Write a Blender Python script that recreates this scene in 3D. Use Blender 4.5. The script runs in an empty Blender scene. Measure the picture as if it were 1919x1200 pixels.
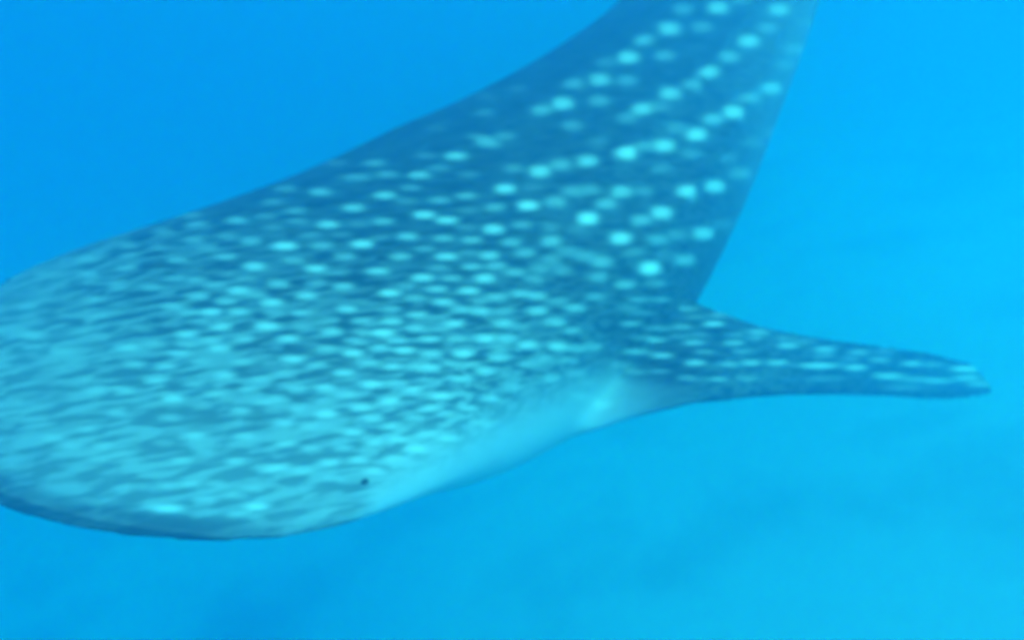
import bpy, bmesh, math, random
import numpy as np
from mathutils import Vector, Matrix, noise
from mathutils.bvhtree import BVHTree

S = bpy.context.scene
COL = S.collection
# ------------------------------------------------------------------ camera, light, exposure
F, W, H = 1700.0, 1919.0, 1200.0
PITCH = math.radians(17)
cam_d = bpy.data.cameras.new('camera')
cam = bpy.data.objects.new('camera', cam_d); COL.objects.link(cam)
cam.location = (0, 0, 0)
cam.rotation_euler = (math.pi / 2 - PITCH, 0, 0)
cam_d.sensor_width = 36.0
cam_d.lens = F / W * 36.0
cam_d.clip_start, cam_d.clip_end = 0.05, 600
cam_d.dof.use_dof = True
cam_d.dof.focus_distance = 0.8
cam_d.dof.aperture_fstop = 4.2
cam_d.dof.aperture_blades = 0
S.camera = cam
RC = np.array(cam.rotation_euler.to_matrix())

SUN_EL, SUN_AZ = math.radians(50), math.radians(120)      # azimuth clockwise from straight ahead (+Y)
w = bpy.data.worlds.new('World'); S.world = w; w.use_nodes = True
nt = w.node_tree; nt.nodes.clear()
sky = nt.nodes.new('ShaderNodeTexSky'); sky.sky_type = 'NISHITA'; sky.sun_disc = False
sky.sun_elevation = SUN_EL; sky.sun_rotation = SUN_AZ
bg = nt.nodes.new('ShaderNodeBackground'); bg.inputs[1].default_value = 0.14
out = nt.nodes.new('ShaderNodeOutputWorld')
nt.links.new(sky.outputs[0], bg.inputs[0]); nt.links.new(bg.outputs[0], out.inputs[0])
sun_d = bpy.data.lights.new('sun', 'SUN'); sun_d.energy = 3.5; sun_d.angle = math.radians(24); sun_d.color = (1, .98, .95)
sun = bpy.data.objects.new('sun', sun_d); COL.objects.link(sun)
sdir = Vector((math.sin(SUN_AZ) * math.cos(SUN_EL), math.cos(SUN_AZ) * math.cos(SUN_EL), math.sin(SUN_EL)))
sun.rotation_euler = sdir.to_track_quat('Z', 'Y').to_euler()
sun.location = sdir * 50
S.view_settings.view_transform = 'Standard'; S.view_settings.look = 'None'
S.view_settings.gamma = 1; S.view_settings.use_curve_mapping = False
S.view_settings.exposure = 0.50
S.render.engine = 'CYCLES'
S.cycles.max_bounces = 14; S.cycles.volume_bounces = 12; S.cycles.diffuse_bounces = 3
S.cycles.use_denoising = True

# ------------------------------------------------------------------ helpers
def nodes(name):
    m = bpy.data.materials.new(name); m.use_nodes = True
    t = m.node_tree
    return m, t, t.nodes['Principled BSDF'], t.nodes['Material Output']
def N(t, kind, **kw):
    n = t.nodes.new('ShaderNode' + kind)
    for k, v in kw.items(): setattr(n, k, v)
    return n
def mix(t, fac, a, b):
    n = N(t, 'Mix', data_type='RGBA')
    for i, v in ((0, fac), (6, a), (7, b)):
        if isinstance(v, bpy.types.NodeSocket): t.links.new(v, n.inputs[i])
        else: n.inputs[i].default_value = v
    return n.outputs[2]
def math_n(t, op, a, b=0.0, clamp=False):
    n = N(t, 'Math', operation=op); n.use_clamp = clamp
    for i, v in ((0, a), (1, b)):
        if isinstance(v, bpy.types.NodeSocket): t.links.new(v, n.inputs[i])
        else: n.inputs[i].default_value = v
    return n.outputs[0]

# ------------------------------------------------------------------ seabed
SEA_H = 3.4
def seabed_z(x, y):
    z = -SEA_H + 2.0 * math.tanh((x - .5) / 5.0) + 0.30 * noise.noise(Vector((x * .07, y * .07, 3.1))) + 0.10 * noise.noise(Vector((x * .35, y * .35, 8.0)))
    return z
bm = bmesh.new()
n = 150
vs = [[None] * (n + 1) for _ in range(n + 1)]
for i in range(n + 1):
    for j in range(n + 1):
        a, b = i / n * 2 - 1, j / n * 2 - 1
        x = 90 * (0.25 * a + 0.75 * a ** 3); y = 10 + 90 * (0.25 * b + 0.75 * b ** 3)
        vs[i][j] = bm.verts.new((x, y, seabed_z(x, y)))
for i in range(n):
    for j in range(n):
        bm.faces.new((vs[i][j], vs[i + 1][j], vs[i + 1][j + 1], vs[i][j + 1])).smooth = True
me = bpy.data.meshes.new('seabed'); bm.to_mesh(me); bm.free()
seabed = bpy.data.objects.new('seabed', me); COL.objects.link(seabed)
seabed['kind'] = 'structure'; seabed['label'] = 'pale sandy seabed with dim dark patches far below the shark'
m, t, bsdf, o = nodes('sand')
tc = N(t, 'TexCoord')
n1 = N(t, 'TexNoise'); n1.inputs['Scale'].default_value = .55; n1.inputs['Detail'].default_value = 5
n2 = N(t, 'TexNoise'); n2.inputs['Scale'].default_value = 9; n2.inputs['Detail'].default_value = 6
t.links.new(tc.outputs['Object'], n1.inputs['Vector']); t.links.new(tc.outputs['Object'], n2.inputs['Vector'])
r = N(t, 'ValToRGB'); r.color_ramp.elements[0].position = .48; r.color_ramp.elements[1].position = .80
t.links.new(n1.outputs[0], r.inputs[0])
sand = mix(t, n2.outputs[0], (.64, .63, .60, 1), (.76, .75, .72, 1))
t.links.new(mix(t, r.outputs[0], sand, (.26, .28, .25, 1)), bsdf.inputs['Base Color'])
bsdf.inputs['Roughness'].default_value = .95
me.materials.append(m)

# ------------------------------------------------------------------ the shark's shape (metres; axes T tailwards, D up its back, L to its left side)
PAR = [-1.4605, 8.1025, 1.9657, 7.2289, -0.191, 0.1172, -0.2433, -0.1887, 0.9845, 1.1039, 1.0977, 1.2107, 1.0514, 1.0164, 0.5794, 0.8182, 0.9476, 0.9732, 0.9919, 0.88, 0.865, 0.8422, 0.9324]
ST = np.array([0, .012, .03, .06, .12, .2, .3, .4, .5, .6, .7, .8, .88, .94, 1.0])
AW = np.array([.103, .106, .109, .111, .106, .097, .088, .077, .064, .049, .036, .026, .019, .013, .006])
HT = np.array([.012, .020, .028, .040, .055, .066, .069, .064, .054, .043, .033, .025, .019, .016, .010])
HB = np.array([.019, .020, .022, .031, .050, .062, .062, .056, .048, .038, .030, .023, .018, .015, .010])
KN = np.array([0, .12, .25, .45, .7])
def rot(a, b, c):
    return np.array(Matrix.Rotation(c, 3, 'Z') @ Matrix.Rotation(b, 3, 'Y') @ Matrix.Rotation(a, 3, 'X'))
_T = np.array([.66, .45, -.6]); _T /= np.linalg.norm(_T)
_D = np.array([-.2, .85, .5]); _D -= _T * (_D @ _T); _D /= np.linalg.norm(_D)
_L = np.cross(_D, -_T)
R0 = RC @ rot(*PAR[4:7])
T, D, L = R0 @ _T, R0 @ _D, R0 @ _L
TL = PAR[3]
def ray(u, v):                                     # direction seen at a photo pixel, unit depth
    return RC @ np.array([(u - W / 2) / F, -(v - H / 2) / F, -1.0])
M0 = ray(PAR[0] * 100, PAR[1] * 100) * PAR[2]
def smooth_interp(x, xs, ys):
    i = np.clip(np.searchsorted(xs, x) - 1, 0, len(xs) - 2)
    d = np.gradient(ys, xs); h = xs[i + 1] - xs[i]; q = np.clip((x - xs[i]) / h, 0, 1)
    return ((1 + 2 * q) * (1 - q) ** 2 * ys[i] + q * (1 - q) ** 2 * h * d[i] + q * q * (3 - 2 * q) * ys[i + 1] + q * q * (q - 1) * h * d[i + 1])
def spine(s):
    q = np.maximum(s - .12, 0); f = np.where(q < .42, q * q, .42 ** 2 + .84 * (q - .42))
    return M0 + np.outer(s * TL, T) + np.outer(PAR[7] * f * TL, L) + np.outer(PAR[8] * f * TL, D)
def half(s):
    wm = np.interp(s, KN, PAR[9:14]); hm = np.interp(s, KN, PAR[14:19])
    return smooth_interp(s, ST, AW) * TL * wm, smooth_interp(s, ST, HT) * TL * hm, smooth_interp(s, ST, HB) * TL * hm * np.interp(s, [0, .03, .07, .14, .2], np.r_[PAR[19:23], 1])
LIPZ, SLOPE = .66, 1.35
def ring(s, th, ws=1, hs=1, dx=0.0, ee=None, dz=0.0):
    s = np.atleast_1d(s)
    C = spine(s); a, ht, hb = half(s)
    c, sn = np.cos(th), np.sin(th)
    e = (.85 - .32 * np.exp(-(s / .03) ** 1.5))[:, None]
    e = np.where(sn[None] < 0, e + .24 * np.exp(-((s - .06) / .035) ** 2)[:, None], e)
    if ee: e = ee
    lx = np.sign(c) * np.abs(c) ** e; ly = np.sign(sn) * np.abs(sn) ** e
    thb = np.arctan2(sn, c)[None]                       # low lengthwise ridges along the back and flanks
    rid = sum(np.exp(-((np.abs(thb - math.pi / 2) - o_) / .05) ** 2) for o_ in (0, .55, 1.0))
    k_ = 1 + .028 * rid * np.clip((s - .14) / .12, 0, 1)[:, None]
    lx, ly = lx * k_, ly * k_
    hgt = np.where(ly > 0, ht[:, None], hb[:, None]) * ly * hs - dz * half(np.zeros(1))[2][0]
    P = C[:, None] + (a[:, None] * ws * lx)[..., None] * L + hgt[..., None] * D
    P = P + (.055 * TL * np.abs(lx * ws) ** 2.2 * np.exp(-(s / .07))[:, None] + dx)[..., None] * T
    # the top of the head slopes forward and down to the lips
    up = np.maximum(hgt + LIPZ * half(np.zeros(1))[2][0], 0)
    P = P + (SLOPE * up * np.exp(-(s / .06) ** 1.3)[:, None])[..., None] * T
    return P
NT = 360
TH = np.linspace(0, 2 * np.pi, NT, endpoint=False)
SS = np.concatenate([np.linspace(0, .1, 40), np.linspace(.106, 1, 150)])
rings = [r_ for r_ in ring(SS, TH)]
# mouth: the front face turns in over the lips into a wide low slot
inner = []
hb0 = half(np.zeros(1))[2][0]
LIPS = ((.995, .90, -.012, .05), (.985, .72, -.018, .16), (.97, .46, -.016, .36), (.955, .24, -.008, .53), (.94, .10, .010, .62),
        (.925, .055, .035, .64), (.91, .035, .05, .64), (.5, .02, .06, .64))
for ws, hs, dx, dz in LIPS:
    P = ring(np.array([0.0]), TH, ws, hs, dx, 1.15 if hs < .1 else None, dz)[0]
    inner.append(P)
rings = inner[::-1] + rings
verts, faces = [], []
def loft(rs):
    b = len(verts); k = len(rs[0])
    for r_ in rs: verts.extend(r_.tolist())
    for i in range(len(rs) - 1):
        for j in range(k):
            j2 = (j + 1) % k
            faces.append((b + i * k + j, b + i * k + j2, b + (i + 1) * k + j2, b + (i + 1) * k + j))
    faces.append(tuple(b + j for j in range(k))[::-1])
    faces.append(tuple(b + (len(rs) - 1) * k + j for j in range(k)))
loft(rings)
loft_bvh = BVHTree.FromPolygons(verts, faces)

# fins: lens-shaped sections between a leading and a trailing edge
def polyline(pts, n_):
    pts = np.array(pts, float); d = np.r_[0, np.cumsum(np.linalg.norm(np.diff(pts, axis=0), axis=1))]; d /= d[-1]
    q = np.linspace(0, 1, n_)
    return np.stack([smooth_interp(q, d, pts[:, i]) for i in range(3)], 1)
def fin(lead, trail, thick, n_=44):
    a, b = polyline(lead, n_), polyline(trail, n_)
    ch = np.linspace(0, 1, 22); prof = np.sqrt(ch) * (1 - ch) * 2.1 + .2
    rs = []
    for i in range(n_):
        i0, i1 = max(i - 1, 0), min(i + 1, n_ - 1)
        span = (a[i1] + b[i1] - a[i0] - b[i0]) / 2; cv = b[i] - a[i]
        nn = np.cross(span, cv); nn /= np.linalg.norm(nn)
        h = thick * (1 - .8 * i / (n_ - 1))
        h = min(h, np.linalg.norm(cv) * .25 + .004)
        up = [a[i] + cv * c_ + nn * h * p_ * .5 for c_, p_ in zip(ch, prof)]
        dn = [a[i] + cv * c_ - nn * h * p_ * .5 for c_, p_ in zip(ch, prof)]
        rs.append(np.array(up + dn[::-1]))
    loft(rs)
# left pectoral fin, measured from the photo: pixel + distance
LEAD = [(960, 805, 2.48), (1080, 825, 2.38), (1170, 792, 2.34), (1250, 769, 2.31), (1350, 754, 2.38), (1500, 743, 2.58), (1650, 746, 2.77), (1790, 752, 2.96), (1856, 742, 3.06)]
TRAIL = [(1190, 520, 2.78), (1285, 556, 2.76), (1370, 592, 2.74), (1500, 626, 2.84), (1640, 645, 2.94), (1770, 666, 3.05), (1835, 692, 3.10), (1862, 730, 3.08)]
lead = [ray(u, v) * d * (1.05 + .13 * max(u - 1250, 0) / 600) for u, v, d in LEAD]; trail = [ray(u, v) * d * (1.05 + .13 * max(u - 1250, 0) / 600) for u, v, d in TRAIL]
fin(lead, trail, .075)
mir = lambda p: p - 2 * ((p - M0) @ L) * L
fin([mir(p) for p in lead], [mir(p) for p in trail], .075)
def local(s, x, y, z): return spine(np.array([s]))[0] + x * T + y * D + z * L
sp1, sp2 = spine(np.array([.60]))[0], spine(np.array([.74]))[0]
TT = sp2 - sp1; TT /= np.linalg.norm(TT); DD = D - TT * (D @ TT); DD /= np.linalg.norm(DD); LL = np.cross(TT, DD)
def tl(s, x, y, z=0.0): return spine(np.array([s]))[0] + x * TT + y * DD + z * LL
fin([tl(.56, 0, .05), tl(.56, .12, .3), tl(.56, .36, .6), tl(.56, .62, .80)], [tl(.56, .62, .05), tl(.56, .60, .3), tl(.56, .64, .6), tl(.56, .68, .79)], .06, 24)
fin([tl(.74, 0, .05), tl(.74, .12, .2), tl(.74, .25, .32)], [tl(.74, .26, .05), tl(.74, .28, .2), tl(.74, .32, .31)], .04, 16)
fin([tl(.76, 0, -.05), tl(.76, .12, -.2), tl(.76, .25, -.30)], [tl(.76, .26, -.05), tl(.76, .28, -.2), tl(.76, .32, -.29)], .04, 16)
fin([tl(.95, 0, 0), tl(.95, .45, .55), tl(.95, 1.0, 1.15)], [tl(.95, .42, -.02), tl(.95, .72, .45), tl(.95, 1.08, 1.14)], .06, 24)
fin([tl(.95, 0, .02), tl(.95, .25, -.32), tl(.95, .52, -.6)], [tl(.95, .42, 0), tl(.95, .46, -.25), tl(.95, .58, -.59)], .06, 20)

me = bpy.data.meshes.new('whale_shark_source'); me.from_pydata(verts, [], faces); me.update()
tmp = bpy.data.objects.new('whale_shark_source', me); COL.objects.link(tmp)
bm = bmesh.new(); bm.from_mesh(me); bmesh.ops.recalc_face_normals(bm, faces=bm.faces); bm.to_mesh(me); bm.free()
md = tmp.modifiers.new('fuse', 'REMESH'); md.mode = 'VOXEL'; md.voxel_size = .011
sm = tmp.modifiers.new('relax', 'SMOOTH'); sm.factor = .5; sm.iterations = 15
sub = tmp.modifiers.new('sub', 'SUBSURF'); sub.levels = sub.render_levels = 1
dg = bpy.context.evaluated_depsgraph_get(); dg.update()
ev = tmp.evaluated_get(dg)
body_me = bpy.data.meshes.new_from_object(ev); body_me.name = 'body'
bpy.data.objects.remove(tmp)
nv = len(body_me.vertices)
co = np.empty(nv * 3, np.float32); body_me.vertices.foreach_get('co', co); co = co.reshape(-1, 3).astype(float)
# soften the fold where each pectoral fin leaves the belly
ed = np.empty(len(body_me.edges) * 2, np.int32); body_me.edges.foreach_get('vertices', ed); ed = ed.reshape(-1, 2)
for c_ in (lambda p: (p, mir(p)))(ray(1110, 790) * 2.42):
    wgt = np.exp(-(((co - c_) ** 2).sum(1) / .24 ** 2) ** 1.5); ids = np.where(wgt > .01)[0]
    lut = np.full(nv, -1); lut[ids] = np.arange(len(ids))
    le = lut[ed]; le = le[(le >= 0).all(1)]
    cnt = np.bincount(le.ravel(), minlength=len(ids))[:, None] + 1e-6
    q_ = co[ids].copy(); w_ = wgt[ids][:, None]
    for _ in range(120):
        acc = np.stack([np.bincount(le[:, 0], q_[le[:, 1], k_], len(ids)) + np.bincount(le[:, 1], q_[le[:, 0], k_], len(ids)) for k_ in range(3)], 1)
        q_ += (acc / cnt - q_) * w_ * .9
    co[ids] = q_
body_me.vertices.foreach_set('co', co.astype(np.float32).ravel()); body_me.update()
no = np.empty(nv * 3, np.float32); body_me.vertices.foreach_get('normal', no); no = no.reshape(-1, 3).astype(float)
print('body verts', nv)
tris = [tuple(p.vertices) for p in body_me.polygons]
bvh = BVHTree.FromPolygons([tuple(c) for c in co], tris)

# ------------------------------------------------------------------ the shark's skin pattern: pale spots, each at its own place on the skin
def unz(x0, y0, k, pts): return [(x0 + p[0] / k, y0 + p[1] / k) + tuple(p[2:]) for p in pts]
SP = []
SP += unz(500, 250, 3, [(1060,125,.8),(895,125,.3),(600,165,.45),(390,165,.3),(675,230,.45),(855,232,.7),(500,245,.4,1.4),(970,195,.3),(1130,230,.25),(1385,195,.35),(1535,212,.85),(1650,175,.5),(1805,155,.75),(1225,40,.45),(1260,60,.35),(1180,15,.3),
(100,308,.4),(300,328,.65),(660,347,.75),(805,305,.35),(1120,350,.5),(970,375,.45),(780,380,.3),(1340,310,.9),(1490,300,.2),(1710,322,.4),(1820,318,.35),(1470,405,1),(1280,415,.45),(1620,380,.5),(1900,395,.3),
(160,435,.4),(485,418,.7),(30,385,.35),(170,495,.35),(345,512,.8),(650,495,.55),(885,457,.9),(1010,488,.85),(1275,538,.85),(1430,512,.4),(1805,477,1),(1130,435,.25),(520,508,.25),(40,530,.3),(1120,530,.25),
(240,570,.25),(420,570,.25),(790,580,.65),(640,585,.25),(995,590,.5),(1150,600,.55),(1375,613,.45),(1600,605,.55),(1600,525,.25),(1740,545,.2),
(100,633,1,1.15),(310,632,.5),(535,622,.95),(890,650,.35),(1010,692,.75),(750,692,.6),(1250,687,.65),(1130,672,.3),(1455,672,.45),(440,692,.5),(150,715,.45),(1690,663,.3),(1790,690,.35),(1600,710,.35),(1885,720,.5),
(275,762,.85),(620,775,.7),(400,785,.25),(875,810,.8),(1040,815,.5),(1225,815,.75),(1150,750,.5),(1290,745,.45),(970,755,.3),(1395,780,.45),(1530,760,.35),(1660,770,.3),(1860,805,.35),(1500,820,.35),(60,845,.6),(280,840,.35),(430,860,.65),(690,898,.85),(800,855,.3),(830,925,.5),(955,878,.55),(1135,885,.7),(220,912,.7),(30,952,.85),(995,948,.65),(1290,922,.5),(1420,900,.5),(1520,915,.55),(1190,940,.3),(450,988,.75),(695,988,.5),(570,960,.3),(840,1020,.6),(1090,990,.5),(1200,1000,.6),(1340,1000,.4),(1520,1000,.6),(1735,983,.5),(1640,945,.3),(1850,920,.35),(40,1012,.4),(200,1012,.5),(350,1050,.4),(530,1055,.55),(705,1060,.7),(1055,1070,.7),(1325,1072,.6),(1620,1062,.55),(840,1100,.6),(650,1122,.85),(365,1115,.7),(525,1115,.4),(210,1095,.4),(20,1085,.6),(120,1155,.75),(490,1165,.5),(735,1165,.5),(915,1157,.65),(1060,1160,.5),(1225,1157,.75),(1350,1157,.55),(1460,1190,.4),(1720,1110,.4),(970,1040,.3),(985,1105,.3),(1420,1095,.3)])
SP += unz(500, 600, 3, [(335,160,.5),(485,187,.85),(630,160,.6),(775,172,.75),(920,187,.55),(1100,187,.75),(1465,145,.5),(1310,162,.3),(1640,150,.7),(1740,160,.45),(1840,150,.4),(145,222,.8),(290,258,.4),(100,300,.35),(570,240,.5),(435,297,.75),(705,262,.7),(925,265,.6),(820,265,.4),(1040,245,.35),(1150,250,.35),(1310,215,.5),(1225,285,.5),(1470,250,.45),(1570,220,.4),(1700,225,.35),(1600,330,.4),(1740,300,.4),(1090,333,.6),(910,340,.4),(1350,315,.35),(590,362,.75),(720,350,.35),(165,385,.5),(325,382,.7),(450,420,.45),(815,393,.65),(50,440,.55),(290,450,.3),(975,425,.75,1.2),(1100,415,.35),(1250,437,.5),(690,457,.7),(530,493,.65),(160,500,.4),(335,528,.75),(40,510,.35),(910,500,.5),(1020,530,.45),(1130,495,.45),(830,550,.5),(600,557,.55),(90,577,.55),(240,597,.5),(380,605,.4),(490,632,.7),(710,600,.5),(1225,580,.4),(600,685,.6),(740,670,.5),(110,695,.6),(900,640,.5),(1010,665,.5),(250,725,.5),(430,720,.5),(840,725,.6),(720,780,.6),(60,830,.6),(350,800,.6),(520,790,.6),(600,850,.6),(200,850,.5),(380,890,.4),(1760,430,.35),(1800,355,.25),(1390,380,.3),(1890,480,.5)])
SP += unz(0, 400, 3, [(1330,40,.55),(1070,15,.3),(1100,65,.3),(1090,150,.45),(1410,155,.55),(1280,130,.35),(920,100,.35),(895,190,.3),(1170,195,.3),(1430,298,.85),(1265,243,.55),(1000,262,.5),(720,180,.45),(480,255,.4),(730,235,.3),(710,308,.45),(490,342,.5),(230,335,.35),(330,405,.35),(1110,375,.5),(1210,403,.45),(1390,370,.35),(1250,335,.3),(980,370,.3),(850,415,.45),(660,410,.35),(1340,435,.8),(1440,455,.5),(1110,468,.65),(1265,495,.55),(960,522,.6),(1060,555,.45),(1185,557,.85),(1335,552,.7),(510,480,.35),(670,515,.3),(160,525,.3),(370,575,.3),(560,575,.3),(1240,640,.8),(1490,635,.8),(1045,680,.8),(1130,610,.4),(800,650,.35),(450,655,.3),(175,690,.5),(580,690,.3),(1370,705,.6),(1180,715,.5),(1240,760,.75),(720,755,.6),(1010,790,.65),(870,735,.4),(1060,740,.4),(560,800,.35),(760,850,.6),(1350,835,.5),(1130,835,.3),(930,860,.55),(870,940,.6),(700,995,.6),(1270,910,.65),(1090,960,.5),(1470,935,.4),(970,1040,.8),(1200,1015,.5),(1400,995,.4),(1480,1060,.5),(660,1125,.55),(1350,1110,.6),(950,1150,.5),(1130,1080,.4),(540,1000,.4),(180,750,.3),(350,780,.3),(500,930,.3)])
SP += unz(0, 700, 3, [(1020,490,.5),(1090,350,.6),(1370,355,.55),(490,315,.4),(300,365,.35),(400,410,.3),(570,405,.4),(920,390,.35),(1150,440,.4),(1320,495,.45),(1500,540,.5),(930,627,.35),(1080,625,.45),(1210,622,.45),(800,640,.35),(690,650,.35),(1430,650,.45),(1330,690,.4),(1150,710,.45),(940,762,1,1.6),(1440,750,.9,1.2),(1330,790,.5),(560,480,.3),(700,460,.25),(620,560,.25),(450,530,.2)])
SP += unz(1000, 0, 3, [(1035,40,.85),(840,50,.4),(1380,52,.65),(1165,0,.3),(765,160,.9),(945,150,.4),(1315,155,.35),(620,225,.55),(1210,230,.8),(535,322,.9),(735,310,.45),(400,345,.25),(1100,318,.5),(375,448,.75),(525,450,.4),(220,465,.45),(985,402,.75),(1490,275,.35),(1560,130,.2),(1425,365,.2),(890,470,.45),(770,525,.85),(1345,495,.7),(1230,548,.45),(165,582,.85),(365,563,.45),(610,612,.8),(710,600,.35),(45,615,.3),(525,660,.35),(1125,630,.9),(1010,668,.55),(800,720,.3),(915,755,.9),(1340,745,.25),(1250,800,.2),(215,705,.35),(735,818,.85),(520,855,1),(625,820,.35),(885,865,.25),(1175,975,.4),(1095,890,.2),(720,945,.25),(495,1077,.65),(620,1075,.25),(865,1072,.85),(1020,1047,.8),(415,1145,.3)])
SP += unz(1000, 350, 3, [(720,145,.85),(605,187,.5),(490,290,.9),(960,262,.75),(1080,210,.2),(800,270,.3),(700,297,.4),(570,370,.25),(740,380,.15),(655,458,1),(855,412,.5),(515,550,.5),(690,545,.3),(590,635,.4),(715,635,.4),(550,770,.5),(685,795,.4),(840,790,.45),(1015,772,.75),(865,690,.4),(1030,632,.35),(1050,722,.4),(920,732,.3),(620,710,.3),(540,685,.25),(930,832,.3),(820,843,.3),(600,850,.35),(690,865,.5),(900,878,.6),(1130,877,.5),(1265,818,.55),(1250,850,.3),(1130,833,.25),(1410,855,.3),(1430,895,.65),(560,928,.6),(725,950,.75),(960,930,.4),(1180,928,.35),(910,990,.75),(1100,1000,.5),(1225,990,.6),(1375,990,.6),(580,1045,.4),(710,1040,.4),(860,1075,.4),(1040,1082,.4),(1200,1080,.35),(480,1000,.3)])
SP += unz(1279, 500, 3, [(800,465,.65),(800,500,.35),(700,420,.3),(990,482,.5),(950,520,.3),(1110,525,.5),(1140,475,.3),(1290,545,.65),(1400,490,.45),(1410,550,.4),(770,558,.75,1.9),(975,568,.75),(1160,615,.7,1.4),(1330,635,.45,2),(1450,645,.5,1.4),(1600,575,.9,1.6),(1560,525,.4,1.3),(1600,625,.7,1.3),(1690,660,.6,1.6),(800,630,.25,2),(1250,680,.3,2)])
SP += unz(600, 100, 3, [(1240,318,.3),(920,335,.25),(930,240,.15),(1110,195,.2),(1040,465,.35),(1560,500,.2),(650,415,.15)])
SP += [(430,372,.35),(357,402,.3),(497,405,.35),(375,420,.25)]

fore = RC @ np.array([0, 0, -1.0])
def hit(u, v):
    d = ray(u, v); loc, nrm, idx, dist = bvh.ray_cast(Vector((0, 0, 0)), Vector(d))
    return (None, None) if loc is None else (np.array(loc), np.array(nrm))
spot = np.zeros(nv)
cam_co = co @ RC
dep = -cam_co[:, 2]
dd = np.maximum(dep, .05)
pu = W / 2 + cam_co[:, 0] / dd * F; pv = H / 2 - cam_co[:, 1] / dd * F
seen = ((no * co).sum(1) < 0) & (dep > .3) & (pu > -5) & (pu < W + 5) & (pv > -5) & (pv < H + 5)
cand = np.where(((no * co).sum(1) < .2) & (dep > .3) & (np.abs(pu - W / 2) < W * .6) & (np.abs(pv - H / 2) < H * .65))[0]
cco, cno = co[cand], no[cand]
drop = 0
for q in SP:
    u, v, I = q[:3]; I = I ** 1.12; wx = q[3] if len(q) > 3 else 1.0
    P0, nr = hit(u, v)
    if P0 is None: drop += 1; continue
    if nr @ P0 > 0: nr = -nr
    pd = P0 @ fore
    cosg = max(-(nr @ P0) / np.linalg.norm(P0), .22)
    gx = ray(u + 1, v) - ray(u, v); gy = ray(u, v + 1) - ray(u, v)
    vd = P0 / np.linalg.norm(P0)
    def tang(g):                                  # a step on the skin
        g = g * pd; s_ = -(g @ nr) / min(vd @ nr, -.22); return g + vd * s_
    J1, J2 = tang(gx), tang(gy)
    hw = (20.5 if u < 900 else 19.5) * wx; hh = (5.4 if u < 900 else 6.8) + 2.2 * I; hh = hh * (1.32 if v < 520 and u > 1000 else 1.0) * (.62 if u > 1180 and v > 540 else 1.0)
    dlt = cco - P0
    R_ = np.linalg.norm(J1) * hw * 2.2 + np.linalg.norm(J2) * hh * 2.2
    idx = np.where((dlt ** 2).sum(1) < R_ * R_)[0]
    if not len(idx): continue
    dl = dlt[idx]; facing = (cno[idx] @ nr) > .2
    idx = cand[idx[facing]]; dl = dl[facing]
    G = np.array([[J1 @ J1, J1 @ J2], [J1 @ J2, J2 @ J2]]); b = np.stack([dl @ J1, dl @ J2])
    a_ = np.linalg.solve(G, b)
    rr = np.abs(a_[0] / hw) ** 2.4 + np.abs(a_[1] / hh) ** 2.4
    f = I * np.exp(-rr ** 1.15)
    spot[idx] = 1 - (1 - spot[idx]) * (1 - f)
print('spots', len(SP), 'missed', drop)

# the same sort of spots where the photo does not show the skin: right flank, tail
rel = co - M0
sT = (rel @ T) / TL
rng = np.random.default_rng(7)
for s_ in np.arange(.06, .98, .028):
    for k, a0 in enumerate(np.linspace(-.25, math.pi + .25, 17)):
        s2 = s_ + rng.normal() * .005 + (.014 if k % 2 else 0); a2 = a0 + rng.normal() * .06
        P0 = ring(np.array([s2]), np.array([a2]))[0, 0]
        I = rng.choice([.3, .45, .8]); r0 = .024 + .01 * rng.random()
        idx = np.where(((co - P0) ** 2).sum(1) < .09 ** 2)[0]
        idx = idx[~seen[idx]]
        if len(idx):
            f = I * np.exp(-(((co[idx] - P0) ** 2).sum(1) / r0 ** 2) ** 1.4)
            spot[idx] = 1 - (1 - spot[idx]) * (1 - f)

# belly: pale underside; snout: paler skin towards the lips; mouth: dark lining
zD = ((co - spine(np.clip(sT, 0, 1))) * D).sum(1)
zL = np.abs(((co - spine(np.clip(sT, 0, 1))) * L).sum(1))
aw, ht_, hb_ = half(np.clip(sT, 0, 1))
def sstep(x, a, b):
    q = np.clip((x - a) / (b - a), 0, 1); return q * q * (3 - 2 * q)
EDGE = [(705, 922), (735, 905), (780, 880), (900, 815), (1000, 765), (1080, 735), (1160, 715)]   # where the spotted flank turns pale
def edge_at(pts):
    out_ = []
    for u, v in pts:
        p = hit(u, v)[0]
        if p is None: continue
        a = (p - M0) @ T / TL; out_.append((a, ((p - spine(np.array([a]))[0]) @ D) / half(np.array([a]))[2][0]))
    return sorted(out_)
e1_ = [q for q in edge_at(EDGE) if q[0] > .065]
e2_ = edge_at([(1296, 455), (1350, 370), (1420, 240), (1464, 110), (1492, 20)])
print('edge', np.round(e1_, 2).tolist(), np.round(e2_, 2).tolist())
ex_ = [(.0, -1.1), (.055, -1.05)] + e1_ + [(.225, -.7), (.26, -.75)] + [q for q in e2_ if q[0] > .33]
edge = np.interp(sT, [q[0] for q in ex_], [q[1] for q in ex_])
soft = np.interp(sT, [.06, .1, .2, .3], [1.5, 2.8, 2.2, 7])
bell = 1 - sstep((zD / hb_ - edge) / soft, -.10, .13)
far = np.zeros(nv)                                     # out on the fins
for i_ in np.where((sT > .1) & (sT < .7) & (zL > .6 * aw))[0]:
    far[i_] = loft_bvh.find_nearest(Vector(co[i_]))[3]
far = sstep(far, .06, .30)
bell = bell * (1 - far) * np.interp(sT, [.21, .25, .31, .48], [1, .3, .12, .40])
lip = 1 - sstep(sT - .055 * np.clip(zL / aw, 0, 1) ** 2.2, .005, .105)
sC = np.clip(sT - .055 * np.clip(zL / aw, 0, 1) ** 2.2, 0, 1)
bars = np.maximum(1 - sstep(sC, .03, .17), .12 * far)
lip = lip * sstep(zD / half(sC)[2], -.66, -.58)
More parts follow.
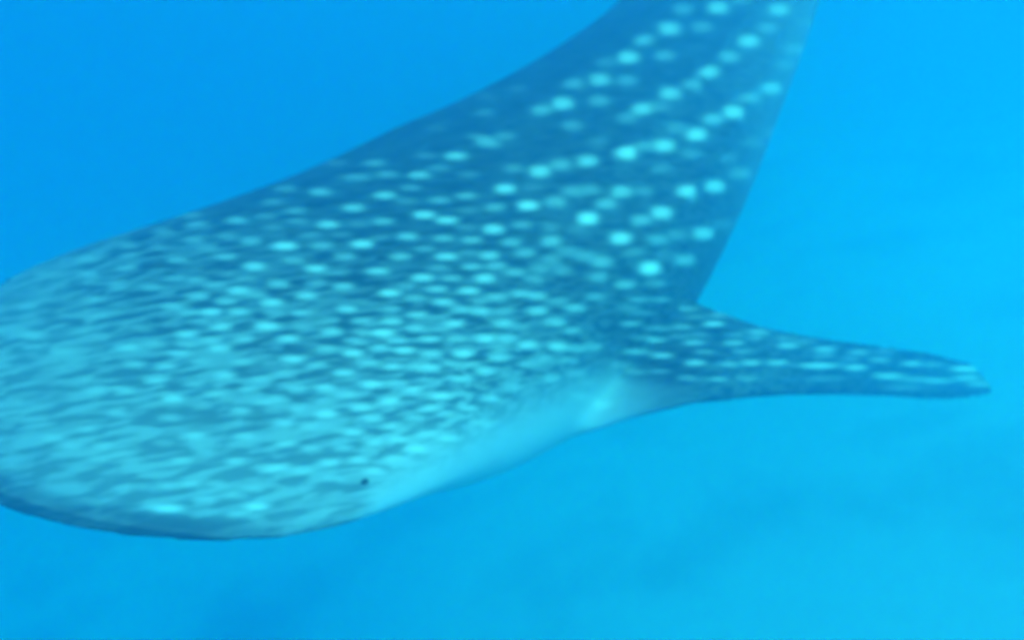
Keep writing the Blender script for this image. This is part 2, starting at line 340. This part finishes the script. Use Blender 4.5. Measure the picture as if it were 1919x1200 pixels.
vc = np.stack([np.clip(spot, 0, 1), bell, lip, bars * sstep(zD / half(sC)[2], -.66, -.58)], 1)
at = body_me.color_attributes.new('pigment', 'FLOAT_COLOR', 'POINT')
at.data.foreach_set('color', vc.astype(np.float32).ravel())
from mathutils.kdtree import KDTree
mk = np.concatenate([r_ + (np.roll(r_, -1, 0) - r_) * q_ for r_ in inner[5:] for q_ in (0, .25, .5, .75)]); kd = KDTree(len(mk))
for i_, p_ in enumerate(mk): kd.insert(Vector(p_), i_)
kd.balance()
slot = np.zeros(nv)
for i_ in np.where((sT > -.03) & (sT < .12))[0]:
    slot[i_] = 1 - min(max((kd.find(Vector(co[i_]))[2] - .012) / .018, 0), 1)
at2 = body_me.attributes.new('mouth', 'FLOAT', 'POINT'); at2.data.foreach_set('value', slot.astype(np.float32))

m, t, bsdf, o = nodes('spotted_skin')
pg = N(t, 'Attribute', attribute_name='pigment'); mo = N(t, 'Attribute', attribute_name='mouth')
sep = N(t, 'SeparateColor'); t.links.new(pg.outputs['Color'], sep.inputs[0])
geo = N(t, 'NewGeometry')
# fine wavy bars: quick change across them (eh_), slow change along them
e1 = Vector(RC @ np.array([math.cos(.17), math.sin(.17), 0])); ev = Vector(ray(480, 690)).normalized()
e3 = e1.cross(ev).normalized(); e2 = e3.cross(e1)
def dotn(v, vec):
    n_ = N(t, 'VectorMath', operation='DOT_PRODUCT'); t.links.new(v, n_.inputs[0]); n_.inputs[1].default_value = vec; return n_.outputs['Value']
comb = N(t, 'CombineXYZ')
pos = N(t, 'TexCoord').outputs['Object']
t.links.new(math_n(t, 'MULTIPLY', dotn(pos, e1), .15), comb.inputs[0])
t.links.new(math_n(t, 'MULTIPLY', dotn(pos, e2), .35), comb.inputs[1]); t.links.new(dotn(pos, e3), comb.inputs[2])
wob = N(t, 'TexNoise'); wob.inputs['Scale'].default_value = 9; wob.inputs['Detail'].default_value = 2
t.links.new(pos, wob.inputs['Vector'])
wv = N(t, 'VectorMath', operation='MULTIPLY_ADD'); t.links.new(wob.outputs['Color'], wv.inputs[0]); wv.inputs[1].default_value = (.02, .02, .02)
t.links.new(comb.outputs[0], wv.inputs[2])
st = N(t, 'TexNoise'); st.inputs['Scale'].default_value = 70; st.inputs['Detail'].default_value = 2; st.inputs['Roughness'].default_value = .4
t.links.new(wv.outputs[0], st.inputs['Vector'])
streak = N(t, 'ValToRGB'); streak.color_ramp.elements[0].position = .40; streak.color_ramp.elements[1].position = .60
t.links.new(st.outputs[0], streak.inputs[0])
mott = N(t, 'TexNoise'); mott.inputs['Scale'].default_value = 6; mott.inputs['Detail'].default_value = 4
t.links.new(pos, mott.inputs['Vector'])
dark = mix(t, mott.outputs[0], (.014, .036, .038, 1), (.038, .072, .074, 1))
lipf = math_n(t, 'MULTIPLY', sep.outputs[2], .44)
c = mix(t, lipf, dark, (.48, .48, .47, 1))
sf = math_n(t, 'MULTIPLY', streak.outputs[0], math_n(t, 'ADD', math_n(t, 'MULTIPLY', pg.outputs['Alpha'], .47), .10))
c = mix(t, sf, c, (.62, .62, .59, 1))
c = mix(t, sep.outputs[1], c, (.52, .55, .56, 1))
c = mix(t, sep.outputs[0], c, (.86, .86, .80, 1))
c = mix(t, mo.outputs['Fac'], c, (.045, .05, .055, 1))
t.links.new(c, bsdf.inputs['Base Color'])
bsdf.inputs['Roughness'].default_value = .6; bsdf.inputs['Specular IOR Level'].default_value = .15
body_me.materials.clear(); body_me.materials.append(m)
for p in (0,):
    body_me.polygons.foreach_set('use_smooth', np.ones(len(body_me.polygons), bool))
base = M0 + T * 2.0 - D * .5
root = bpy.data.objects.new('whale_shark', None); COL.objects.link(root); root.location = base
root['label'] = 'white-spotted whale shark swimming with its broad flat head at lower left'
root['category'] = 'whale shark'
body = bpy.data.objects.new('body', body_me); COL.objects.link(body)
body.parent = root; body.matrix_parent_inverse = Matrix.Translation(-Vector(base))

# eyes
m, t, bsdf, o = nodes('eye_black')
bsdf.inputs['Base Color'].default_value = (.025, .03, .034, 1); bsdf.inputs['Roughness'].default_value = .15
pe, ne = hit(684, 903)
if pe is not None:
    eb = bmesh.new(); bmesh.ops.create_uvsphere(eb, u_segments=20, v_segments=12, radius=.007)
    bmesh.ops.scale(eb, vec=(1.35, .9, .8), verts=eb.verts)
    for f_ in eb.faces: f_.smooth = True
    em = bpy.data.meshes.new('eye'); eb.to_mesh(em); eb.free(); em.materials.append(m)
    for p_ in (pe, mir(pe)):
        e = bpy.data.objects.new('eye', em); COL.objects.link(e)
        e.parent = root; e.matrix_parent_inverse = Matrix.Translation(-Vector(base))
        e.location = Vector(p_); e.rotation_euler = Vector(T).to_track_quat('X', 'Z').to_euler()

# ------------------------------------------------------------------ the water itself: one closed box of even density round everything
bm = bmesh.new(); bmesh.ops.create_cube(bm, size=1)
x0, x1, y0, y1, z0, z1 = -95, 95, -88, 108, -9.0, 3.2
for v in bm.verts:
    v.co = ((x0 if v.co.x < 0 else x1), (y0 if v.co.y < 0 else y1), (z0 if v.co.z < 0 else z1))
me = bpy.data.meshes.new('haze'); bm.to_mesh(me); bm.free()
hz = bpy.data.objects.new('haze', me); COL.objects.link(hz)
hz['kind'] = 'stuff'; hz['label'] = 'clear blue sea water that everything fades into'
m, t, bsdf, o = nodes('sea_water'); t.nodes.remove(bsdf)
pvn = N(t, 'VolumePrincipled')
pvn.inputs['Color'].default_value = (.10, .33, .63, 1)
pvn.inputs['Absorption Color'].default_value = (0, .775, .955, 1)
pvn.inputs['Density'].default_value = .42
pvn.inputs['Anisotropy'].default_value = .80
t.links.new(pvn.outputs[0], o.inputs['Volume'])
me.materials.append(m)
